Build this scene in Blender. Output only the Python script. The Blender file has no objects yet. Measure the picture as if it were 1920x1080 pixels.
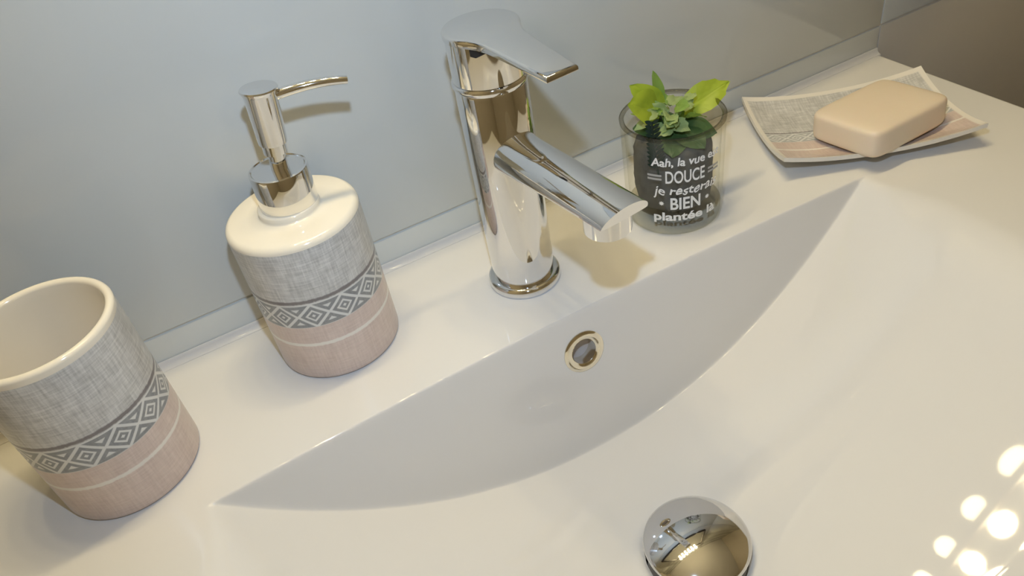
import bpy, bmesh, math, random
from mathutils import Vector, Matrix

random.seed(7)
PI = math.pi
scene = bpy.context.scene
COL = scene.collection

# ------------------------------------------------------------------ camera
CAM = Vector((-0.1212, -0.4576, 0.3388))
RT = Vector((0.86600135, -0.47789799, -0.14715697))
DN = Vector((-0.41030764, -0.5109173, -0.75538808))
FW = Vector((0.2858134, 0.71454673, -0.63854027))
cam_data = bpy.data.cameras.new('camera')
cam_data.sensor_width = 36.0
cam_data.lens = 1451.7 / 1920 * 36.0
cam_data.clip_start = 0.01
cam = bpy.data.objects.new('camera', cam_data)
COL.objects.link(cam)
m = Matrix.Identity(4)
for i in range(3):
    m[i][0] = RT[i]; m[i][1] = -DN[i]; m[i][2] = -FW[i]; m[i][3] = CAM[i]
cam.matrix_world = m
scene.camera = cam

# ------------------------------------------------------------------ world, lights, exposure
world = bpy.data.worlds.new('world')
scene.world = world
world.use_nodes = True
world.node_tree.nodes['Background'].inputs[0].default_value = (1.0, 0.95, 0.88, 1)
world.node_tree.nodes['Background'].inputs[1].default_value = 0.0
scene.view_settings.view_transform = 'Standard'
scene.view_settings.look = 'None'
scene.view_settings.gamma = 1.0
scene.view_settings.use_curve_mapping = False
scene.view_settings.exposure = 0.34

FLASH_W = 4.0
LAMP_STRENGTH = 175.0
fl = bpy.data.lights.new('phone_flash_offscreen', 'SPOT')          # the flash of the phone that took the picture
fl.energy = FLASH_W
fl.color = (0.56, 0.74, 1.0)
fl.shadow_soft_size = 0.008
flo = bpy.data.objects.new('phone_flash_offscreen', fl)
COL.objects.link(flo)
fl.spot_size = math.radians(138)
fl.spot_blend = 1.0
flo.rotation_mode = 'QUATERNION'
flo.rotation_quaternion = (FW + RT * 0.12).to_track_quat('-Z', 'Y')
flo.location = CAM - DN * 0.105 - RT * 0.014 + FW * 0.01

# ------------------------------------------------------------------ node helpers
class NT:
    def __init__(s, name):
        s.mat = bpy.data.materials.new(name)
        s.mat.use_nodes = True
        s.t = s.mat.node_tree
        s.b = s.t.nodes['Principled BSDF']
        s.out = s.t.nodes['Material Output']
    def n(s, typ, **kw):
        nd = s.t.nodes.new(typ)
        for k, v in kw.items():
            setattr(nd, k, v)
        return nd
    def link(s, a, b):
        s.t.links.new(a, b)
    def put(s, sock, v):
        if isinstance(v, bpy.types.NodeSocket):
            s.link(v, sock)
        else:
            sock.default_value = v
    def m(s, op, a, b=0.0, c=0.0):
        nd = s.n('ShaderNodeMath', operation=op)
        s.put(nd.inputs[0], a); s.put(nd.inputs[1], b); s.put(nd.inputs[2], c)
        return nd.outputs[0]
    def mix(s, f, a, b):
        nd = s.n('ShaderNodeMix', data_type='RGBA')
        s.put(nd.inputs[0], f)
        for sock, v in ((nd.inputs[6], a), (nd.inputs[7], b)):
            if isinstance(v, tuple):
                v = (v[0], v[1], v[2], 1.0)
            s.put(sock, v)
        return nd.outputs[2]
    def noise(s, vec, scale=1.0, detail=2.0, rough=0.5):
        nd = s.n('ShaderNodeTexNoise')
        s.link(vec, nd.inputs['Vector'])
        nd.inputs['Scale'].default_value = scale
        nd.inputs['Detail'].default_value = detail
        nd.inputs['Roughness'].default_value = rough
        return nd.outputs['Fac']
    def xyz(s, x, y, z=0.0):
        nd = s.n('ShaderNodeCombineXYZ')
        s.put(nd.inputs[0], x); s.put(nd.inputs[1], y); s.put(nd.inputs[2], z)
        return nd.outputs[0]
    def band(s, v, lo, hi, soft=0.0004):
        nd = s.n('ShaderNodeMapRange', interpolation_type='SMOOTHSTEP')
        s.put(nd.inputs[0], v); nd.inputs[1].default_value = lo - soft; nd.inputs[2].default_value = lo + soft
        n2 = s.n('ShaderNodeMapRange', interpolation_type='SMOOTHSTEP')
        s.put(n2.inputs[0], v); n2.inputs[1].default_value = hi - soft; n2.inputs[2].default_value = hi + soft
        n2.inputs[3].default_value = 1.0; n2.inputs[4].default_value = 0.0
        return s.m('MULTIPLY', nd.outputs[0], n2.outputs[0])
    def step(s, v, e, soft):
        nd = s.n('ShaderNodeMapRange', interpolation_type='SMOOTHSTEP')
        s.put(nd.inputs[0], v); nd.inputs[1].default_value = e - soft; nd.inputs[2].default_value = e + soft
        return nd.outputs[0]
    def uv(s):
        u = s.n('ShaderNodeUVMap'); u.uv_map = 'UVMap'
        sp = s.n('ShaderNodeSeparateXYZ')
        s.link(u.outputs[0], sp.inputs[0])
        return sp.outputs[0], sp.outputs[1]
    def obj(s):
        return s.n('ShaderNodeTexCoord').outputs['Object']
    def set(s, color=None, rough=None, metal=None, coat=None, ior=None, bump=None, bump_d=0.001, spec=None, **kw):
        if color is not None:
            s.put(s.b.inputs['Base Color'], (color[0], color[1], color[2], 1.0) if isinstance(color, tuple) else color)
        if rough is not None: s.put(s.b.inputs['Roughness'], rough)
        if metal is not None: s.b.inputs['Metallic'].default_value = metal
        if coat is not None: s.b.inputs['Coat Weight'].default_value = coat; s.b.inputs['Coat Roughness'].default_value = 0.03
        if ior is not None: s.b.inputs['IOR'].default_value = ior
        if bump is not None:
            nd = s.n('ShaderNodeBump'); nd.inputs['Distance'].default_value = bump_d
            nd.inputs['Strength'].default_value = kw.get('strength', 0.3)
            s.link(bump, nd.inputs['Height']); s.link(nd.outputs[0], s.b.inputs['Normal'])
        return s.mat

def mottled(name, c, rough, var=0.04, scale=30.0, **kw):
    t = NT(name)
    f = t.noise(t.obj(), scale, 3.0)
    a = tuple(min(1, x * (1 + var)) for x in c); b = tuple(x * (1 - var) for x in c)
    return t.set(t.mix(f, b, a), rough, **kw)

M = {}
M['porcelain'] = mottled('white_porcelain', (0.77, 0.75, 0.72), 0.03, 0.012, 9.0, coat=0.3)
M['glaze'] = mottled('cream_glaze', (0.90, 0.825, 0.68), 0.10, 0.02, 40.0, coat=0.3)
M['tile'] = mottled('white_wall_tile', (0.68, 0.70, 0.67), 0.10, 0.012, 3.0)
M['brown_tile'] = mottled('taupe_wall_tile', (0.55, 0.52, 0.46), 0.35, 0.05, 6.0)
M['grout'] = mottled('grout', (0.74, 0.70, 0.62), 0.9, 0.06, 200.0)
M['chrome'] = mottled('polished_chrome', (0.80, 0.80, 0.80), 0.045, 0.01, 20.0, metal=1.0)
M['chrome_warm'] = mottled('warm_reflection_chrome', (0.80, 0.76, 0.66), 0.10, 0.03, 60.0, metal=1.0)  # plain chrome with the yellow it reflects mixed into the base colour
M['black_gap'] = mottled('slot_shade_black', (0.012, 0.012, 0.013), 0.5, 0.1, 80.0)  # shade inside the handle's slot opening, put in as near-black
M['room'] = mottled('beige_plaster', (0.66, 0.60, 0.50), 0.9, 0.03, 5.0)
M['ceil'] = mottled('white_ceiling', (0.80, 0.78, 0.74), 0.95, 0.02, 5.0)
M['floor'] = mottled('floor_tile', (0.36, 0.31, 0.25), 0.4, 0.08, 8.0)
M['cabinet'] = mottled('white_lacquer', (0.75, 0.73, 0.69), 0.3, 0.02, 10.0)
M['mirror'] = mottled('mirror_silver', (0.82, 0.84, 0.84), 0.005, 0.002, 4.0, metal=1.0)
M['dark_frame'] = mottled('dark_wood', (0.06, 0.045, 0.035), 0.4, 0.2, 25.0)
M['soil'] = mottled('dark_moss_ball', (0.085, 0.082, 0.074), 0.9, 0.5, 160.0)
M['ink'] = mottled('white_print', (0.86, 0.85, 0.82), 0.6, 0.03, 300.0)
M['ink_grey'] = mottled('grey_print', (0.42, 0.41, 0.39), 0.6, 0.03, 300.0)
M['hole'] = mottled('overflow_inside', (0.45, 0.40, 0.37), 0.5, 0.05, 100.0)

t = NT('soap')
f = t.noise(t.obj(), 45.0, 4.0)
t.b.inputs['Subsurface Weight'].default_value = 0.25
t.b.inputs['Subsurface Radius'].default_value = (0.01, 0.006, 0.003)
t.b.inputs['Subsurface Scale'].default_value = 0.5
M['soap'] = t.set(t.mix(f, (0.80, 0.665, 0.50), (0.84, 0.71, 0.55)), 0.42, bump=f, bump_d=0.0006)

def leaf_mat(name, a, b, rough=0.45):
    t = NT(name)
    u, v = t.uv()
    f = t.noise(t.obj(), 90.0, 3.0)
    vein = t.m('ABSOLUTE', t.m('SUBTRACT', u, 0.5))
    side = t.m('PINGPONG', t.m('ADD', t.m('MULTIPLY', v, 7.0), t.m('MULTIPLY', vein, -4.0)), 0.5)
    h = t.m('ADD', t.step(vein, 0.03, 0.02), t.m('MULTIPLY', side, 0.6))
    col = t.mix(f, a, b)
    t.b.inputs['Transmission Weight'].default_value = 0.0
    t.b.inputs['Subsurface Weight'].default_value = 0.0
    t.set(col, rough, bump=h, bump_d=0.0006)
    tr = t.n('ShaderNodeBsdfTranslucent'); t.link(col, tr.inputs[0])
    mx = t.n('ShaderNodeMixShader'); mx.inputs[0].default_value = 0.35
    t.link(t.b.outputs[0], mx.inputs[1]); t.link(tr.outputs[0], mx.inputs[2])
    t.link(mx.outputs[0], t.out.inputs[0])
    return t.mat
M['leaf_lime'] = leaf_mat('lime_leaf', (0.38, 0.50, 0.03), (0.50, 0.60, 0.06))
M['leaf_green'] = leaf_mat('green_leaf', (0.20, 0.36, 0.05), (0.36, 0.50, 0.12))
M['leaf_pale'] = leaf_mat('pale_leaf', (0.34, 0.46, 0.14), (0.52, 0.62, 0.30))
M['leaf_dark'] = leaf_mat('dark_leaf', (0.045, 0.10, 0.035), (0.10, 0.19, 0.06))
M['fern'] = leaf_mat('fern_frond', (0.008, 0.022, 0.016), (0.02, 0.05, 0.03))

def glass_mat(name, tint, edge):
    t = NT(name)
    lw = t.n('ShaderNodeLayerWeight'); lw.inputs[0].default_value = 0.35
    f = t.noise(t.obj(), 20.0, 1.0)
    trn = t.n('ShaderNodeBsdfTransparent')
    t.link(t.mix(t.m('POWER', lw.outputs['Facing'], 2.2), tint, edge), trn.inputs[0])
    gl = t.n('ShaderNodeBsdfGlossy'); gl.inputs['Roughness'].default_value = 0.02
    t.link(t.mix(f, (0.92, 0.94, 0.92), (0.98, 0.99, 0.97)), gl.inputs[0])
    fr = t.m('ADD', 0.03, t.m('MULTIPLY', t.m('POWER', lw.outputs['Facing'], 5.0), 0.6))
    mx = t.n('ShaderNodeMixShader')
    t.link(fr, mx.inputs[0]); t.link(trn.outputs[0], mx.inputs[1]); t.link(gl.outputs[0], mx.inputs[2])
    t.link(mx.outputs[0], t.out.inputs[0])
    return t.mat
M['glass'] = glass_mat('clear_glass', (0.995, 0.997, 0.99), (0.90, 0.905, 0.88))
M['glass_base'] = glass_mat('thick_glass', (0.93, 0.925, 0.89), (0.76, 0.75, 0.69))

def emit(name, col, k):
    t = NT(name)
    f = t.noise(t.obj(), 5.0)
    e = t.n('ShaderNodeEmission')
    t.link(t.mix(f, col, tuple(min(1, c * 1.02) for c in col)), e.inputs[0]); e.inputs[1].default_value = k
    t.link(e.outputs[0], t.out.inputs[0])
    return t.mat
M['bulb'] = emit('lamp_bulb', (1.0, 0.81, 0.46), LAMP_STRENGTH)

GREY_A, GREY_B = (0.42, 0.41, 0.385), (0.74, 0.72, 0.68)
PINK_A, PINK_B = (0.60, 0.475, 0.415), (0.74, 0.61, 0.54)
def linen(t, s, z):
    """two stretched noises crossed like threads; s and z in metres"""
    h = t.noise(t.xyz(t.m('MULTIPLY', s, 75.0), t.m('MULTIPLY', z, 950.0)), 1.0, 2.0, 0.6)
    v = t.noise(t.xyz(t.m('MULTIPLY', s, 950.0), t.m('MULTIPLY', z, 75.0), 7.3), 1.0, 2.0, 0.6)
    big = t.noise(t.xyz(t.m('MULTIPLY', s, 90.0), t.m('MULTIPLY', z, 90.0), 3.1), 1.0, 3.0)
    k = t.m('ADD', t.m('ADD', t.m('MULTIPLY', h, 0.45), t.m('MULTIPLY', v, 0.45)), t.m('MULTIPLY', big, 0.25))
    nd = t.n('ShaderNodeMapRange'); t.link(k, nd.inputs[0]); nd.inputs[1].default_value = 0.39; nd.inputs[2].default_value = 0.73
    return nd.outputs[0]

def print_pattern(t, s, z, period, phase, zc=0.0531, hh=0.0086, line_z=(0.0629, 0.0653), stripe=(0.0293, 0.0317), top=1.0, weak=1.0):
    li = linen(t, s, z)
    grey = t.mix(li, GREY_A, GREY_B)
    pink = t.mix(li, PINK_A, PINK_B)
    speck = t.noise(t.xyz(t.m('MULTIPLY', s, 420.0), t.m('MULTIPLY', z, 420.0), 1.7), 1.0, 2.0)
    pink = t.mix(t.m('MULTIPLY', t.step(speck, 0.60, 0.05), 0.35), pink, (0.68, 0.58, 0.51))
    # diamonds
    p = t.m('ABSOLUTE', t.m('SUBTRACT', t.m('MULTIPLY', t.m('FRACT', t.m('ADD', t.m('DIVIDE', t.m('SUBTRACT', s, phase), period), 100.5)), 2.0), 1.0))
    q = t.m('ABSOLUTE', t.m('DIVIDE', t.m('SUBTRACT', z, zc), hh))
    mm = t.m('ADD', p, q)
    d1 = t.band(mm, 0.13, 0.36, 0.04)
    d2 = t.band(mm, 0.54, 0.84, 0.04)
    outer = t.step(mm, 1.10, 0.04)
    inner_tri = t.m('MULTIPLY', t.step(mm, 1.42, 0.04), t.m('SUBTRACT', 1.0, t.step(q, 0.70, 0.05)))
    tri = t.m('MULTIPLY', outer, t.m('SUBTRACT', 1.0, inner_tri))
    dark = t.m('MINIMUM', t.m('ADD', t.m('ADD', d1, d2), tri), 1.0)
    dark = t.m('MULTIPLY', dark, t.m('SUBTRACT', 1.0, t.step(q, 0.97, 0.04)))
    dark = t.m('MULTIPLY', dark, t.m('ADD', 0.72, t.m('MULTIPLY', li, 0.2)))
    bandcol = t.mix(t.m('MULTIPLY', dark, weak), (0.74, 0.73, 0.69), (0.20, 0.205, 0.21))
    c = t.mix(t.step(z, zc - hh, 0.0004), pink, bandcol)
    c = t.mix(t.step(z, zc + hh + 0.0006, 0.0005), c, grey)
    wob = t.m('ADD', z, t.m('MULTIPLY', t.m('SUBTRACT', speck, 0.5), 0.0012))
    c = t.mix(t.m('MULTIPLY', t.band(wob, line_z[0], line_z[1], 0.0005), 0.9), c, (0.19, 0.165, 0.16))
    c = t.mix(t.m('MULTIPLY', t.band(wob, stripe[0], stripe[1], 0.0005), 0.9), c, (0.86, 0.82, 0.74))
    return c, li

def ceramic_print(name, radius, ph_deg):
    t = NT(name)
    u, v = t.uv()                       # u = turn fraction from the back, v = height in metres
    per = 2 * PI * radius / 13.0
    s = t.m('MULTIPLY', u, 2 * PI * radius)
    c, li = print_pattern(t, s, v, per, (ph_deg / 360.0) * 2 * PI * radius)
    return t.set(c, 0.28, coat=0.12, bump=li, bump_d=0.0002)

def dish_print(name):
    t = NT(name)
    u, v = t.uv()                       # metres along the plate
    c, li = print_pattern(t, u, v, 0.016, 0.0, zc=-0.006, hh=0.0065, line_z=(0.0012, 0.0024), stripe=(-0.027, -0.025), weak=0.55)
    edge = t.m('MAXIMUM', t.step(t.m('ABSOLUTE', u), 0.0705, 0.0008), t.step(t.m('ABSOLUTE', v), 0.0465, 0.0008))
    c = t.mix(edge, c, (0.84, 0.79, 0.70))
    return t.set(c, 0.18, coat=0.25)
M['dish'] = dish_print('printed_dish_glaze')

# ------------------------------------------------------------------ mesh helpers
def mesh_obj(name, verts, faces, mat, parent=None, smooth=True, uvs=None, angle=None):
    me = bpy.data.meshes.new(name)
    me.from_pydata([tuple(v) for v in verts], [], faces)
    me.update()
    if uvs is not None:
        uvl = me.uv_layers.new(name='UVMap')
        for poly in me.polygons:
            for li, vi in zip(poly.loop_indices, poly.vertices):
                uvl.data[li].uv = uvs(poly, vi)
    for p in me.polygons:
        p.use_smooth = smooth
    if smooth and angle:
        me.set_sharp_from_angle(angle=math.radians(angle))
    me.materials.append(mat)
    o = bpy.data.objects.new(name, me)
    COL.objects.link(o)
    if parent: o.parent = parent
    return o

def bm_obj(name, bm, mat, parent=None, smooth=True, angle=35):
    me = bpy.data.meshes.new(name)
    bmesh.ops.recalc_face_normals(bm, faces=bm.faces)
    bm.to_mesh(me); bm.free()
    for p in me.polygons: p.use_smooth = smooth
    if smooth and angle: me.set_sharp_from_angle(angle=math.radians(angle))
    me.materials.append(mat)
    o = bpy.data.objects.new(name, me)
    COL.objects.link(o)
    if parent: o.parent = parent
    return o

def thing(name, loc, label, cat, group=None):
    o = bpy.data.objects.new(name, None)
    o.empty_display_size = 0.02
    COL.objects.link(o)
    o.location = loc
    return tag(o, label, cat, group)

def tag(o, label, cat, group=None, kind=None):
    o['label'] = label; o['category'] = cat
    if group: o['group'] = group
    if kind: o['kind'] = kind
    return o

def lathe(name, prof, mat, parent=None, n=96, loc=(0, 0, 0), angle=40, start=PI / 2):
    """prof: list of (r, z); UV: u = turn from `start`, v = z"""
    verts, faces, info = [], [], []
    for (r, z) in prof:
        for k in range(n):
            a = start + 2 * PI * k / n
            verts.append((loc[0] + r * math.cos(a), loc[1] + r * math.sin(a), loc[2] + z))
    for i in range(len(prof) - 1):
        for k in range(n):
            k2 = (k + 1) % n
            faces.append((i * n + k, i * n + k2, (i + 1) * n + k2, (i + 1) * n + k)); info.append(k)
    if prof[0][0] > 1e-6:
        pass
    def uvs(poly, vi):
        k = vi % n
        if poly.index < len(info) and k == 0 and info[poly.index] == n - 1: k = n
        return (k / n, prof[vi // n][1])
    return mesh_obj(name, verts, faces, mat, parent, True, uvs, angle)

def arc(cx, cz, r, a0, a1, n=6):
    return [(cx + r * math.cos(math.radians(a0 + (a1 - a0) * i / n)), cz + r * math.sin(math.radians(a0 + (a1 - a0) * i / n))) for i in range(n + 1)]

def box_bm(x0, x1, y0, y1, z0, z1, bev=0.0, seg=2):
    bm = bmesh.new()
    bmesh.ops.create_cube(bm, size=1.0)
    for v in bm.verts:
        v.co = ((x0 + x1) / 2 + v.co.x * (x1 - x0), (y0 + y1) / 2 + v.co.y * (y1 - y0), (z0 + z1) / 2 + v.co.z * (z1 - z0))
    if bev:
        bmesh.ops.bevel(bm, geom=bm.edges[:], offset=bev, segments=seg, profile=0.5, affect='EDGES')
    return bm

def box(name, b, mat, parent=None, bev=0.0, seg=2):
    return bm_obj(name, box_bm(*b, bev, seg), mat, parent, bool(bev))

def sweep(name, path, sections, mat, parent=None, cap=True, up=Vector((0, 0, 1)), angle=40, loc=Vector((0, 0, 0))):
    """path: Vectors; sections: per path point a list of (side, up) offsets, all of one length"""
    n = len(sections[0]); verts = []; faces = []
    for i, p in enumerate(path):
        a = path[max(i - 1, 0)]; b = path[min(i + 1, len(path) - 1)]
        tdir = (b - a).normalized()
        side = tdir.cross(up).normalized(); u = side.cross(tdir).normalized()
        for (sx, sy) in sections[i]:
            verts.append(p + side * sx + u * sy - loc)
    for i in range(len(path) - 1):
        for k in range(n):
            k2 = (k + 1) % n
            faces.append((i * n + k, i * n + k2, (i + 1) * n + k2, (i + 1) * n + k))
    if cap:
        faces.append(tuple(range(n))[::-1]); faces.append(tuple((len(path) - 1) * n + k for k in range(n)))
    return mesh_obj(name, verts, faces, mat, parent, True, None, angle)

def circ(r, n=20, sq=1.0):
    return [(r * math.cos(2 * PI * k / n), r * sq * math.sin(2 * PI * k / n)) for k in range(n)]

# ------------------------------------------------------------------ room shell
X0, X1, Y0, ZF, ZC = -0.95, 1.36, -1.95, -0.85, 1.55
def struct(o, label, cat='wall'):
    o['kind'] = 'structure'; o['label'] = label; o['category'] = cat
    return o
wall_back = struct(box('wall_back', (X0, X1, 0.0015, 0.12, ZF, ZC), M['grout']), 'tiled wall behind the washbasin, pale above and taupe below')
struct(box('wall_left', (X0 - 0.1, X0, Y0, 0.12, ZF, ZC), M['room']), 'plain beige side wall left of the vanity')
struct(box('wall_right', (X1, X1 + 0.1, Y0, 0.12, ZF, ZC), M['room']), 'plain beige side wall right of the vanity')
struct(box('wall_front', (X0 - 0.1, X1 + 0.1, Y0 - 0.1, Y0, ZF, ZC), M['room']), 'plain beige wall facing the washbasin')
struct(box('floor', (X0 - 0.1, X1 + 0.1, Y0 - 0.1, 0.12, ZF - 0.05, ZF), M['floor']), 'brown bathroom floor', 'floor')
struct(box('ceiling', (X0 - 0.1, X1 + 0.1, Y0 - 0.1, 0.12, ZC, ZC + 0.05), M['ceil']), 'white bathroom ceiling', 'ceiling')
tile_meshes = {}
G = 0.0007
JX = [X0, -0.441, 0.4595, X1]
JZ_up = [0.0252 + 0.305 * k for k in range(5)] + [ZC]
JZ_dn = [ZF, -0.58, -0.275, 0.0252]
for rows, mk in ((JZ_up, 'tile'), (JZ_dn, 'brown_tile')):
    for i in range(len(JX) - 1):
        for j in range(len(rows) - 1):
            w = JX[i + 1] - JX[i] - 2 * G; h = rows[j + 1] - rows[j] - 2 * G
            if mk == 'brown_tile' and j == 2 and i < 2:
                continue
            key = (round(w, 4), round(h, 4), mk)
            loc = ((JX[i] + JX[i + 1]) / 2, 0.004, (rows[j] + rows[j + 1]) / 2)
            if key in tile_meshes:
                o = bpy.data.objects.new('tile', tile_meshes[key]); COL.objects.link(o); o.parent = wall_back
            else:
                o = box('tile', (-w / 2, w / 2, -0.004, 0.004, -h / 2, h / 2), M[mk], wall_back, 0.0009, 2)
                tile_meshes[key] = o.data
            o.location = loc

for (xa, xb) in ((JX[0], JX[1]), (JX[1], JX[2])):
    box('tile', (xa + G, xb - G, 0.0, 0.008, -0.03 + G, 0.0252 - G), M['tile'], wall_back, 0.0009, 2)
    box('tile', (xa + G, xb - G, 0.0, 0.008, -0.275 + G, -0.03 - G), M['brown_tile'], wall_back, 0.0009, 2)

# ------------------------------------------------------------------ washbasin
BX0, BX1, BY1 = -0.36, 0.459, -0.475
BCX, BHW, BD = 0.0525, 0.2435, 0.1085
DRX, DRY = 0.0501, -0.2502
def smin(a, b, k):
    h = max(k - abs(a - b), 0.0) / k
    return min(a, b) - h * h * k * 0.25
def smax(a, b, k): return -smin(-a, -b, k)
def sst(a, b, x):
    q = min(max((x - a) / (b - a), 0), 1); return q * q * (3 - 2 * q)
WS = 0.20
def wall_y0(x): return -0.1262 - 0.0075 * ((x - 0.05) / 0.243) ** 2
def floor_z(x, y):
    u = abs((x - BCX) / BHW)
    pw = 2.0 + 0.15 * sst(-0.22, -0.15, y)
    v = max(0.0, (-0.36 - y) / 0.085)
    z = -BD * (1 - u ** pw - v ** 2.4)
    r = math.hypot(x - DRX, y - DRY)
    z -= 0.036 * min(0.0, y - DRY)
    z -= 0.005 * math.exp(-(r / 0.10) ** 2)
    z -= 0.006 * (1 - sst(0.029, 0.036, r))
    return z
def basin_z(x, y):
    if y > -0.10:
        z = 0.0
    else:
        wz = (y - wall_y0(x)) / WS
        fz = floor_z(x, y)
        k = 0.0035 + 0.016 * sst(-0.136, -0.20, y)
        z = smin(0.0, smax(wz, fz, 0.005), k)
    e = min(x - BX0, BX1 - x, y - BY1)
    R = 0.005
    if e < R: z -= R - math.sqrt(max(R * R - (R - e) ** 2, 0))
    return z
def lin(a, b, n): return [a + (b - a) * i / n for i in range(n)]
xs = lin(BX0, BX0 + 0.006, 8) + lin(BX0 + 0.006, 0.030, 130) + lin(0.030, 0.070, 36) + lin(0.070, BX1 - 0.006, 130) + lin(BX1 - 0.006, BX1, 8) + [BX1]
ys = lin(-0.0005, -0.112, 16) + lin(-0.112, -0.170, 110) + lin(-0.170, BY1 + 0.006, 120) + lin(BY1 + 0.006, BY1, 8) + [BY1]
verts = [(x, y, basin_z(x, y)) for y in ys for x in xs]
nx, ny = len(xs), len(ys)
OVX, OVZ = 0.0511, -0.0308
OVY = wall_y0(OVX) + WS * OVZ
ov_n = Vector((0, -1, WS)).normalized()
ovc = Vector((OVX, OVY, OVZ))
faces = []
for j in range(ny - 1):
    for i in range(nx - 1):
        q = (j * nx + i, (j + 1) * nx + i, (j + 1) * nx + i + 1, j * nx + i + 1)
        c = sum((Vector(verts[k]) for k in q), Vector()) / 4
        if (c - ovc).length < 0.0115: continue
        faces.append(q)
# skirt
rim = [j * nx for j in range(ny)] + [(ny - 1) * nx + i for i in range(1, nx)] + [j * nx + nx - 1 for j in range(ny - 2, -1, -1)]
base = len(verts)
for k in rim:
    x, y, z = verts[k]; verts.append((x, y, -0.028))
for a in range(len(rim) - 1):
    faces.append((rim[a], base + a, base + a + 1, rim[a + 1]))
basin = thing('washbasin', (BCX, -0.24, -0.028), 'wide white porcelain washbasin with a scooped bowl and a tap ledge', 'washbasin')
P = Vector(basin.location)
bo = mesh_obj('bowl', [Vector(v) - P for v in verts], faces, M['porcelain'], basin, True, None, 50)
# low cove where the ledge meets the tiles
prof = [(-0.0003, 0.0050), (-0.0012, 0.0050)]
prof += [(-0.0016 - 0.0042 + 0.0042 * math.cos(math.radians(-a)), 0.0046 + 0.0042 * math.sin(math.radians(-a))) for a in (0, 18, 36, 54, 72, 88)]
prof += [(-0.0062, -0.001), (-0.0003, -0.001)]
vs, fs = [], []
np_ = len(prof)
for x in (BX0, BX1 - 0.001):
    for (y, z) in prof: vs.append(Vector((x, y, z)) - P)
for k in range(np_):
    k2 = (k + 1) % np_
    fs.append((k, k2, np_ + k2, np_ + k))
fs += [tuple(range(np_)), tuple(range(np_, 2 * np_))[::-1]]
up = mesh_obj('sealing_bead', [v + P for v in vs], fs, M['porcelain'], wall_back, True, None, 40)
# overflow ring
ring_prof = [(0.0088, -0.012), (0.0088, -0.002), (0.0090, 0.0004), (0.0098, 0.0012), (0.0120, 0.0019), (0.0140, 0.0016), (0.0152, 0.0006), (0.0154, -0.0012)]
rg = lathe('overflow_ring', ring_prof, M['chrome_warm'], basin, 64)
rg['label'] = 'chrome overflow ring, its yellow reflection put into the colour'
rot = Vector((0, 0, 1)).rotation_difference(ov_n)
rg.rotation_mode = 'QUATERNION'; rg.rotation_quaternion = rot
rg.location = ovc - P
bk = lathe('overflow_hole', [(0.0089, -0.009), (0.005, -0.0105), (0.0001, -0.011)], M['hole'], rg, 40)

# drain stopper
ds = thing('drain_stopper', (DRX, DRY, -0.1180), 'domed chrome pop-up drain stopper in the bowl floor', 'drain stopper')
lathe('flange', [(0.0300, 0.0002), (0.0345, 0.0022), (0.0338, 0.0034), (0.0315, 0.0034), (0.025, -0.001), (0.0001, -0.002)], M['chrome'], ds, 72)
cap = [(0.0001, 0.0255)]
Rr = (0.0325 ** 2 + 0.0085 ** 2) / (2 * 0.0085)
for k in range(1, 15):
    r = 0.0325 * k / 14
    cap.append((r, 0.0255 - Rr + math.sqrt(Rr * Rr - r * r)))
cap += [(0.0329, 0.0163), (0.0328, 0.0153), (0.0319, 0.0146), (0.026, 0.0120), (0.010, 0.0110), (0.0001, 0.0110)]
lathe('cap', cap[::-1], M['chrome'], ds, 96, angle=50)
lathe('stem', [(0.0001, -0.003), (0.006, -0.003), (0.006, 0.012), (0.0001, 0.012)], M['chrome'], ds, 24)

# ------------------------------------------------------------------ vanity cabinet below (mostly hidden)
vc = thing('vanity_cabinet', (BCX, -0.235, ZF), 'white two-door vanity cabinet carrying the washbasin', 'cabinet')
VP = Vector(vc.location)
def cbox(name, b, mat, bev=0.001, par=vc, off=VP):
    return box(name, (b[0] - off.x, b[1] - off.x, b[2] - off.y, b[3] - off.y, b[4] - off.z, b[5] - off.z), mat, par, bev, 1)
cbox('side_panel', (BX0 + 0.006, BX0 + 0.022, BY1 + 0.03, -0.001, ZF + 0.1, -0.0285), M['cabinet'])
cbox('side_panel', (BX1 - 0.022, BX1 - 0.006, BY1 + 0.03, -0.001, ZF + 0.1, -0.0285), M['cabinet'])
cbox('bottom_panel', (BX0 + 0.023, BX1 - 0.023, BY1 + 0.03, -0.001, ZF + 0.1, ZF + 0.116), M['cabinet'])
cbox('plinth', (BX0 + 0.02, BX1 - 0.02, BY1 + 0.07, -0.02, ZF, ZF + 0.099), M['cabinet'])
for k, (a, b_) in enumerate(((BX0 + 0.006, BCX - 0.004), (BCX - 0.001, BX1 - 0.006))):
    d = cbox('door', (a, b_, BY1 + 0.011, BY1 + 0.029, ZF + 0.1, -0.030), M['cabinet'], 0.0015)
    hx = (b_ - 0.03) if k == 0 else (a + 0.03)
    cbox('handle', (hx - 0.005, hx + 0.005, BY1 - 0.012, BY1 + 0.0105, -0.30, -0.16), M['chrome'], 0.003, d)

# ------------------------------------------------------------------ mirror and lamp above the frame
mr = thing('wall_mirror', (0.05, 0.0, 0.42), 'dark-framed mirror hung above the washbasin', 'mirror')
box('mirror_glass', (-0.30, 0.30, -0.010, -0.006, 0.0, 0.51), M['mirror'], mr)
box('frame', (-0.32, -0.3005, -0.018, -0.001, -0.02, 0.525), M['dark_frame'], mr, 0.002)
box('frame', (0.3005, 0.32, -0.018, -0.001, -0.02, 0.525), M['dark_frame'], mr, 0.002)
box('frame', (-0.30, 0.30, -0.018, -0.001, -0.02, -0.0005), M['dark_frame'], mr, 0.002)
box('frame', (-0.30, 0.30, -0.018, -0.001, 0.5105, 0.525), M['dark_frame'], mr, 0.002)

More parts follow.
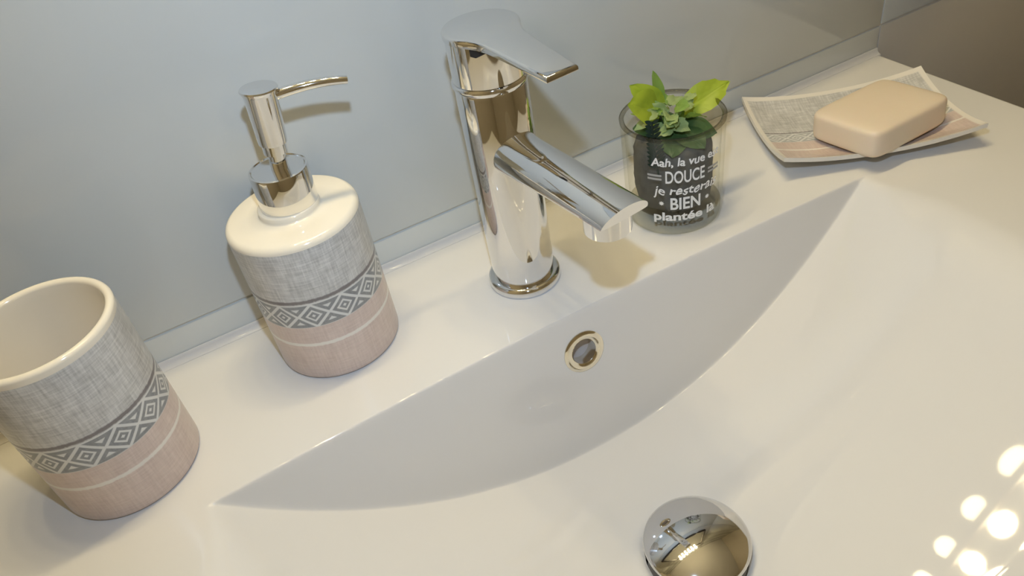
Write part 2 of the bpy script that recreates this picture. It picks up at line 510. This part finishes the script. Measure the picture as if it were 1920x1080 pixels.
LZ = 0.95
vl = thing('vanity_lamp_offscreen', (0.0185, 0.0, LZ), 'chrome wall lamp with a row of round bulbs over the mirror', 'lamp')
box('back_plate', (-0.23, 0.23, -0.008, -0.0005, 0.020, 0.070), M['chrome'], vl, 0.003)
for k in range(6):
    x = -0.1925 + 0.077 * k
    ly = -0.036
    sweep('arm', [Vector((x, -0.007, 0.045)), Vector((x, ly * 0.6, 0.050)), Vector((x, ly, 0.036))], [circ(0.004, 10)] * 3, M['chrome'], vl)
    lathe('socket', [(0.0001, 0.036), (0.011, 0.036), (0.013, 0.022), (0.011, 0.013), (0.0001, 0.013)], M['chrome'], vl, 24, (x, ly, 0))
    lathe('bulb_offscreen', [(0.018 * math.sin(PI * i / 12) + 1e-5, -0.018 * math.cos(PI * i / 12)) for i in range(13)], M['bulb'], vl, 24, (x, ly, 0))

# ------------------------------------------------------------------ tumbler and soap dispenser
TR = 0.0397
def body_foot(r):
    return [(0.0001, 0.0012), (r - 0.006, 0.0012), (r - 0.004, 0.0)] + arc(r - 0.003, 0.003, 0.003, -80, 0, 5)
def tidx(ang, start=90):   # angle in degrees -> turn fraction used by the lathe UV
    return ((ang - start) % 360)
M['tumbler_print'] = ceramic_print('tumbler_print', TR, tidx(-97.3))
M['dispenser_print'] = ceramic_print('dispenser_print', TR, tidx(-110.0))
tb = thing('tumbler', (-0.2267, -0.0753, 0), 'printed ceramic bathroom tumbler, empty, grey linen over dusty pink', 'tumbler')
H = 0.1112
out = body_foot(TR) + [(TR, 0.01 + (H - 0.014) * k / 10) for k in range(11)]
lathe('cup', out, M['tumbler_print'], tb, 128)
lathe('rim', [(TR, H - 0.004)] + arc(TR - 0.0021, H - 0.0012, 0.0023, 0, 180, 10) + [(TR - 0.0046, H - 0.006), (TR - 0.0050, 0.012)] + arc(TR - 0.011, 0.012, 0.006, 0, -90, 5) + [(0.0001, 0.006)],
      M['glaze'], tb, 128)

dp = thing('soap_dispenser', (-0.0851, -0.048, 0), 'printed ceramic soap dispenser with a chrome pump', 'soap dispenser')
SH = 0.0990
lathe('bottle', body_foot(TR) + [(TR, 0.01 + (SH - 0.010) * k / 8) for k in range(9)], M['dispenser_print'], dp, 128)
lathe('shoulder', [(TR, SH)] + arc(TR - 0.0042, SH, 0.0042, 0, 80, 6) + [(0.026, 0.1040), (0.0190, 0.1043), (0.0184, 0.1047), (0.0181, 0.1055), (0.0180, 0.1078), (0.0172, 0.1084), (0.010, 0.1084)], M['glaze'], dp, 128, angle=60)
ZP = 0.1080
co = lathe('collar', [(r_, z_ - ZP) for (r_, z_) in [(0.0166, 0.1080), (0.0168, 0.1090), (0.0168, 0.1300), (0.0165, 0.1308), (0.0155, 0.1312), (0.0150, 0.1306), (0.002, 0.1304)]], M['chrome'], dp, 72)
co.location = (0.0012, 0.0, ZP); co.rotation_euler = (0, math.radians(2.0), 0)
pump = lathe('pump', [(r_, z_ - ZP) for (r_, z_) in [(0.0050, 0.1290), (0.0050, 0.1400), (0.0066, 0.1404), (0.0066, 0.1460), (0.0078, 0.1464), (0.0080, 0.1480), (0.0090, 0.1745), (0.0100, 0.1764), (0.0104, 0.1774), (0.0099, 0.1781), (0.0001, 0.1784)]], M['chrome'], dp, 56)
pump.location = (0.0012, 0.0, ZP); pump.rotation_euler = (0, math.radians(5.5), 0)
sp = []
sec = []
d = Vector((0.0516, -0.0094, 0)).normalized()
for k in range(13):
    q = k / 12
    sp.append(d * (0.004 + 0.0425 * q) + Vector((0, 0, 0.1720 - ZP + 0.0028 * math.sin(q * PI * 0.8))))
    sec.append(circ(0.0034 - 0.0008 * q, 16, 0.9))
sweep('nozzle', sp, sec, M['chrome'], pump)

# ------------------------------------------------------------------ mixer tap
fx, fy = 0.044, -0.0729
tap = thing('mixer_tap', (fx, fy, 0), 'chrome single-lever mixer tap on the basin ledge', 'tap')
AZ = math.radians(5.0)
fd = Vector((math.sin(AZ), -math.cos(AZ), 0)); fs_ = Vector((math.cos(AZ), math.sin(AZ), 0))
lathe('base_ring', [(0.0205, 0.0), (0.0245, 0.0002), (0.0250, 0.0015), (0.0250, 0.0040), (0.0243, 0.0058), (0.0225, 0.0068), (0.0205, 0.0070)], M['chrome'], tap, 96)
lathe('body', [(0.0200, 0.003), (0.0211, 0.0065), (0.0213, 0.030), (0.0213, 0.1450), (0.0209, 0.1462), (0.0195, 0.1466)], M['chrome'], tap, 128)
lathe('joint_ring', [(0.0200, 0.1462), (0.0218, 0.1466), (0.0224, 0.1478), (0.0224, 0.1496), (0.0216, 0.1506), (0.0200, 0.1508)], M['chrome'], tap, 128)
# spout: a D-shaped arm leaving the body, end cut back under the tip
def dsec(w, h, lo, n=18):
    pts = []
    for k in range(n + 1):
        a = PI * k / n
        pts.append((w * math.cos(a), h * math.sin(a)))
    for k in range(1, n):
        a = PI + PI * k / n
        pts.append((w * math.cos(a), lo * h * math.sin(a)))
    return pts
path, secs = [], []
N = 16
for k in range(N + 1):
    q = k / N
    L = 0.002 + 0.113 * q
    path.append(fd * L + Vector((0, 0, 0.1035 + 0.0038 * q)))
    fl_ = 1 + 0.55 * max(0, 1 - (L - 0.012) / 0.020) ** 2 if L > 0.012 else 1.55
    secs.append(dsec(0.0154, (0.0158 - 0.0058 * q) * (1 + 0.35 * (fl_ - 1)), 0.70 - 0.60 * sst(0.15, 0.95, q)))
spo = sweep('spout', path, secs, M['chrome'], tap, angle=50)
me = spo.data
tipz = 0.1073
nsec = len(secs[0])
for vi in range(N * nsec, (N + 1) * nsec):          # slant the end face: top reaches further than the bottom
    v = me.vertices[vi]
    v.co += fd * ((v.co.z - tipz) * 0.45)
aer_c = fd * 0.1005
lathe('aerator', [(0.0001, 0.0955), (0.0105, 0.0950), (0.0110, 0.0935), (0.0122, 0.0935), (0.0129, 0.0942), (0.0132, 0.1068), (0.0001, 0.1068)], M['chrome'], spo, 48, (aer_c.x, aer_c.y, 0))
# handle: drum, slot, top plate running out into the lever
hd = lathe('handle', [(0.0205, 0.1506), (0.0213, 0.1512), (0.0213, 0.1758), (0.0205, 0.1763)], M['chrome'], tap, 128)
bm = bmesh.new()
outl = []
R0 = 0.0222
a_in = 52
for k in range(41):                                   # round back of the plate, open towards the lever
    a = math.radians(a_in + (360 - 2 * a_in) * k / 40)
    outl.append((R0 * math.cos(a), R0 * math.sin(a)))
w0 = outl[-1][1]
ptsL = [(0.0185, -0.0150), (0.025, -0.0130), (0.036, -0.0120), (0.050, -0.0110), (0.064, -0.0102), (0.0745, -0.0096)]
outl += ptsL + [(x, -y) for (x, y) in ptsL[::-1]]
def lev_z(x):
    return 0.1802 - 0.075 * max(0.0, x - 0.004)
top = []; bot = []
for (x, y) in outl:
    p = fd * x + fs_ * y
    th_ = 0.0040 if x < 0.02 else 0.0040 - 0.0010 * sst(0.02, 0.07, x)
    top.append(bm.verts.new((p.x, p.y, lev_z(x)))); bot.append(bm.verts.new((p.x, p.y, lev_z(x) - th_)))
bm.faces.new(top); bm.faces.new(bot[::-1])
for k in range(len(outl)):
    k2 = (k + 1) % len(outl)
    bm.faces.new((top[k], top[k2], bot[k2], bot[k]))
bmesh.ops.recalc_face_normals(bm, faces=bm.faces)
eds = [e for e in bm.edges if all(v in top for v in e.verts)]
bmesh.ops.bevel(bm, geom=eds, offset=0.0016, segments=3, profile=0.5, affect='EDGES')
bmesh.ops.triangulate(bm, faces=[f for f in bm.faces if len(f.verts) > 4])
bm_obj('lever', bm, M['chrome'], hd, True, 30)
# slot opening under the plate, its darkness laid on as a black strip
vs, fs = [], []
for k in range(13):
    a = math.radians(-136 + 32 * k / 12)
    for z in (0.1700, 0.1763):
        vs.append((0.02145 * math.cos(a), 0.02145 * math.sin(a), z + (0.0040 * abs(k / 12 - 0.25) if z < 0.172 else 0)))
for k in range(12):
    fs.append((2 * k, 2 * k + 2, 2 * k + 3, 2 * k + 1))
sl = mesh_obj('slot', vs, fs, M['black_gap'], hd)
sl['label'] = 'slot under the lever plate, its dark inside put in as black'

# ------------------------------------------------------------------ glass with plant
gx, gy = 0.1699, -0.0761
gl = thing('glass_holder', (gx, gy, 0), 'clear glass tumbler with white French lettering, holding a plant', 'glass')
RG = 0.0356
GH = 0.0784
def gr(z): return 0.0340 + (RG - 0.0340) * z / GH
gprof = [(0.0300, 0.0), (0.0325, 0.0006), (0.0338, 0.0025)] + [(gr(z), z) for z in (0.006, 0.02, 0.04, 0.06, 0.074)] + arc(RG - 0.0013, GH - 0.0013, 0.0013, 0, 180, 8) + [(gr(z) - 0.0026, z) for z in (0.074, 0.05, 0.03, 0.0155)] + [(0.0290, 0.0125), (0.020, 0.0112), (0.0001, 0.0110)]
lathe('glass_wall', gprof, M['glass'], gl, 96)
lathe('glass_base', [(0.0001, 0.0006), (0.0295, 0.0004), (0.0325, 0.0012), (0.0328, 0.003), (0.0330, 0.0095), (0.0300, 0.0118), (0.0200, 0.0106), (0.0001, 0.0104)], M['glass_base'], gl, 72)
rimo = lathe('rim', [(RG + 0.0002, GH - 0.0022), (RG + 0.0003, GH - 0.0008), (RG - 0.0006, GH + 0.0003), (RG - 0.0020, GH + 0.0003), (RG - 0.0029, GH - 0.0008), (RG - 0.0028, GH - 0.0022)],
             glass_mat('glass_rim', (0.66, 0.64, 0.58), (0.26, 0.25, 0.21)), gl, 96)

def text_mesh(body, size, bold=0.0, shear=0.0, spacing=1.0):
    cu = bpy.data.curves.new('lettering', 'FONT')
    cu.body = body; cu.size = size; cu.align_x = 'CENTER'; cu.offset = bold; cu.shear = shear
    cu.space_character = spacing; cu.resolution_u = 4
    o = bpy.data.objects.new('lettering', cu); COL.objects.link(o)
    dg = bpy.context.evaluated_depsgraph_get()
    me = bpy.data.meshes.new_from_object(o.evaluated_get(dg))
    vs = [v.co.copy() for v in me.vertices]; fs = [tuple(p.vertices) for p in me.polygons]
    bpy.data.objects.remove(o); bpy.data.meshes.remove(me); bpy.data.curves.remove(cu)
    return vs, fs
def wrap(vs, fs, width, cdeg, z, mat, hscale=1.0, wav=0.0):
    x0 = min(v.x for v in vs); x1 = max(v.x for v in vs); k = width / (x1 - x0)
    out = []
    for v in vs:
        s = (v.x - (x0 + x1) / 2) * k
        zz = z + v.y * hscale + wav * math.sin(s * 900)
        r = gr(zz) + 0.0005
        a = math.radians(cdeg) + s / r
        out.append((r * math.cos(a), r * math.sin(a), zz))
    return mesh_obj('lettering', out, fs, mat, gl, False)
CD = -113.0
def A(deg): return math.radians(deg) * 0.0352
wrap(*text_mesh('Aah, la vue est', 0.0092, 0.00022, 0.12), A(80), -112, 0.0590, M['ink'], 0.95, 0.0003)
wrap(*text_mesh('DOUCE', 0.0128, 0.00022), A(44), -114, 0.0458, M['ink'], 1.05)
wrap(*text_mesh('je resterais', 0.0100, 0.00016, 0.2), A(76), -112, 0.0362, M['ink'], 1.0, 0.0006)
wrap(*text_mesh('BIEN', 0.0128, 0.00030), A(34), -114, 0.0242, M['ink'], 1.05)
wrap(*text_mesh('plantée là', 0.0098, 0.00030), A(74), -113, 0.0148, M['ink'], 0.95)
def quad_strip(a0, a1, z0, z1, mat):
    vs, fs = [], []
    for k in range(7):
        a = math.radians(a0 + (a1 - a0) * k / 6)
        for z in (z0, z1):
            r = gr(z) + 0.0005; vs.append((r * math.cos(a), r * math.sin(a), z))
    for k in range(6): fs.append((2 * k, 2 * k + 2, 2 * k + 3, 2 * k + 1))
    return mesh_obj('printed_bar', vs, fs, mat, gl, False)
for (a0, a1) in ((-156, -140), (-88, -72)):
    quad_strip(a0, a1, 0.0506, 0.0522, M['ink_grey']); quad_strip(a0, a1, 0.0478, 0.0494, M['ink_grey'])
def dot(ac, zc, r0):
    vs, fs = [], []
    for k in range(16):
        a = 2 * PI * k / 16; q = r0 * (1 if k % 2 == 0 else 0.55)
        z = zc + q * math.sin(a); r = gr(z) + 0.0005; an = math.radians(ac) + q * math.cos(a) / r
        vs.append((r * math.cos(an), r * math.sin(an), z))
    return mesh_obj('printed_star', vs, [tuple(range(16))], M['ink'], gl, False)
dot(-141, 0.0290, 0.0020); dot(-88, 0.0290, 0.0020)

pl = thing('artificial_plant', (gx, gy, 0.0112), 'small green plant with lime leaves standing in the lettered glass', 'plant')
bm = bmesh.new()
bmesh.ops.create_icosphere(bm, subdivisions=4, radius=1.0)
for v in bm.verts:
    n = v.co.copy()
    k_ = (math.hypot(n.x, n.y) ** 5.5 + abs(n.z) ** 5.5) ** (-1 / 5.5)
    n = n * k_
    h = 0.5 * math.sin(9 * n.x + 3 * n.z) * math.sin(7 * n.y + 2) + 0.5 * math.sin(17 * n.y + 5 * n.x) * math.sin(15 * n.z)
    s = 1 + 0.035 * h
    zz = n.z
    v.co = Vector((n.x * 0.0272 * s, n.y * 0.0272 * s, max(zz * 0.0265 * s + 0.0272, 0.0002 + 0.0012 * (1 + zz))))
bm_obj('moss_ball', bm, M['soil'], pl, True, None)
def leaf(base, tip, w, mat, curl=0.15, fold=0.2, nrm=None, serr=0.0, name='leaf', par=None, nl=9, nw=6):
    base = Vector(base); tip = Vector(tip)
    ax = tip - base; L = ax.length; ax.normalize()
    nr = Vector(nrm) if nrm else Vector((0, -0.45, 0.9))
    side = ax.cross(nr).normalized(); nr = side.cross(ax).normalized()
    vs, fs, uvd = [], [], []
    for i in range(nl + 1):
        q = i / nl
        ww = w * (math.sin(PI * min(1, q * 0.93 + 0.05)) ** 0.75) * (1.15 - 0.35 * q)
        if i == nl: ww = w * 0.03
        for j in range(nw + 1):
            e = 2 * j / nw - 1
            sr = serr * w * ((i % 2) * 2 - 1) * abs(e) ** 3
            p = base + ax * (L * q + sr) + side * (ww * e + 0) + nr * (-curl * L * q * q + fold * ww * abs(e) + 0.06 * w * math.sin(q * 9 + e * 4))
            vs.append(p); uvd.append((j / nw, q))
    for i in range(nl):
        for j in range(nw):
            a = i * (nw + 1) + j
            fs.append((a, a + 1, a + nw + 2, a + nw + 1))
    return mesh_obj(name, vs, fs, mat, par or pl, True, lambda poly, vi: uvd[vi])
Z = 0.0112
def lf(b, t_, w, mk, **kw):
    return leaf((b[0], b[1], b[2] - Z), (t_[0], t_[1], t_[2] - Z), w, M[mk], **kw)
lf((0.012, 0.004, 0.074), (0.047, -0.002, 0.0862), 0.0105, 'leaf_lime', curl=0.06, fold=0.25, nrm=(-0.1, -0.65, 0.75), serr=0.1)
lf((-0.010, 0.002, 0.083), (-0.034, -0.006, 0.101), 0.0125, 'leaf_lime', curl=0.15, fold=0.15, nrm=(-0.4, -0.6, 0.6))
lf((-0.004, 0.004, 0.080), (-0.024, 0.010, 0.104), 0.009, 'leaf_lime', curl=0.1, nrm=(-0.2, -0.8, 0.5))
lf((-0.004, 0.006, 0.084), (-0.006, 0.012, 0.1075), 0.0045, 'leaf_green', curl=0.0, nrm=(0, -1, 0.3))
green = []
rng = random.Random(11)
for k in range(26):
    a = rng.uniform(0, 2 * PI); rr = rng.uniform(0.0, 0.013)
    bx, by = -0.003 + rr * math.cos(a), -0.002 + rr * math.sin(a)
    bz = rng.uniform(0.072, 0.088)
    a2 = a + rng.uniform(-0.7, 0.7); ln = rng.uniform(0.008, 0.015)
    green.append(((bx, by, bz), (bx + ln * math.cos(a2), by + ln * math.sin(a2), bz + rng.uniform(0.0, 0.008)), rng.uniform(0.0035, 0.0065), (rng.uniform(-0.7, 0.7), rng.uniform(-0.9, 0.1), 0.7)))
for k, (b, t_, w, nr_) in enumerate(green):
    lf(b, t_, w, ('leaf_green', 'leaf_pale', 'leaf_pale')[k % 3], curl=rng.uniform(0.1, 0.5), fold=rng.uniform(0.1, 0.5), serr=0.15, nrm=nr_)
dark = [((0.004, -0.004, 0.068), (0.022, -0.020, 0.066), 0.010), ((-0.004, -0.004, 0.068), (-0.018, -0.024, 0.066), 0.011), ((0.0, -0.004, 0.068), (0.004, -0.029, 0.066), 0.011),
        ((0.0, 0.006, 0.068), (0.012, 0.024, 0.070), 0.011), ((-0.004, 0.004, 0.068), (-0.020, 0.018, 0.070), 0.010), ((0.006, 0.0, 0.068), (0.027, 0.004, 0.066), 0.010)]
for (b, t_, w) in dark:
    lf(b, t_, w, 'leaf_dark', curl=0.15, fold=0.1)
for a in (20, 100, 170, 250, 320):
    c_, s_ = math.cos(math.radians(a)), math.sin(math.radians(a))
    sweep('stem', [Vector((0.004 * c_, 0.004 * s_, 0.045)), Vector((0.005 * c_, 0.005 * s_, 0.060)), Vector((0.008 * c_, 0.008 * s_, 0.071))], [circ(0.0009, 8)] * 3, M['leaf_green'], pl)
# fern frond: a rachis with narrow leaflets
fr = sweep('fern_frond', [Vector((-0.0245, -0.016, 0.036)), Vector((-0.0265, -0.0155, 0.055)), Vector((-0.0275, -0.0145, 0.0775))], [circ(0.0007, 8)] * 3, M['fern'], pl)
for k in range(11):
    q = k / 10
    bz = 0.043 + 0.033 * q
    bx = -0.0252 - 0.0023 * q; by = -0.0160 + 0.0012 * q
    ln = 0.0075 * (1 - 0.35 * q)
    for sd in (-1, 1):
        leaf((bx, by, bz), (bx + sd * ln * 0.85, by - 0.002 * sd, bz + ln * 0.55), 0.0015, M['fern'], 0.05, 0.0, (0, -1, 0.2), 0, 'leaflet', fr, 4, 2)

# ------------------------------------------------------------------ soap dish and soap
dcx, dcy = 0.3390, -0.0855
DA = math.atan2(-0.060, 0.134)
dish = thing('soap_dish', (dcx, dcy, 0), 'rectangular white soap dish with upturned corners and printed linen pattern', 'soap dish')
dish.rotation_euler = (0, 0, DA)
DL, DW = 0.0740, 0.0500
def dish_h(x, y):
    a, b = abs(x) / DL, abs(y) / DW
    return 0.0030 + 0.0065 * max(a ** 3.2, b ** 3.2) + 0.0080 * (a * b) ** 2.2
nu, nv = 48, 34
def dverts(off):
    out = []
    for j in range(nv + 1):
        for i in range(nu + 1):
            x = DL * (2 * i / nu - 1); y = DW * (2 * j / nv - 1)
            out.append((x, y, dish_h(x, y) + off))
    return out
vt, vb = dverts(0.0035), dverts(0.0)
n1 = len(vt)
fs = []
for j in range(nv):
    for i in range(nu):
        a = j * (nu + 1) + i
        fs.append((a, a + 1, a + nu + 2, a + nu + 1)); fs.append((n1 + a, n1 + a + nu + 1, n1 + a + nu + 2, n1 + a + 1))
bd = [i for i in range(nu)] + [j * (nu + 1) + nu for j in range(nv)] + [nv * (nu + 1) + nu - i for i in range(nu)] + [(nv - j) * (nu + 1) for j in range(nv)]
for k in range(len(bd)):
    a, b = bd[k], bd[(k + 1) % len(bd)]
    fs.append((a, n1 + a, n1 + b, b))
allv = vt + vb
def duv(poly, vi):
    x, y, z = allv[vi]
    if poly.normal.z < 0.3: return (1.0, 1.0)
    return (x, y)
dpl = mesh_obj('plate', allv, fs, M['dish'], dish, True, duv, 45)
box('foot', (-0.045, 0.045, -0.028, 0.028, 0.0, 0.0042), M['glaze'], dish, 0.0015, 2)

bm = bmesh.new()
bmesh.ops.create_cube(bm, size=1.0)
for v in bm.verts:
    v.co = (v.co.x * 0.083, v.co.y * 0.061, v.co.z * 0.0235)
bmesh.ops.subdivide_edges(bm, edges=bm.edges[:], cuts=6, use_grid_fill=True)
for v in bm.verts:
    x, y, z = v.co
    p = 13.0
    k = (abs(x / 0.0415) ** p + abs(y / 0.0305) ** p + abs(z / 0.01175) ** p) ** (-1 / p)
    v.co = Vector((x, y, z)) * k
    v.co.z += 0.0012 * (1 - (x / 0.04) ** 2) * (1 - (y / 0.029) ** 2) * (1 if z > 0 else 0)
for f in bm.faces: f.smooth = True
sb = bm_obj('soap_bar', bm, M['soap'], None, True, None)
sb.modifiers.new('subdivision', 'SUBSURF').levels = 2
sb.modifiers['subdivision'].render_levels = 2
tag(sb, 'peach bar of soap lying across the printed dish', 'soap')
sb.location = (0.3405, -0.1050, 0.0212)
sb.rotation_euler = (math.radians(-4.0), math.radians(1.0), math.radians(3.0))
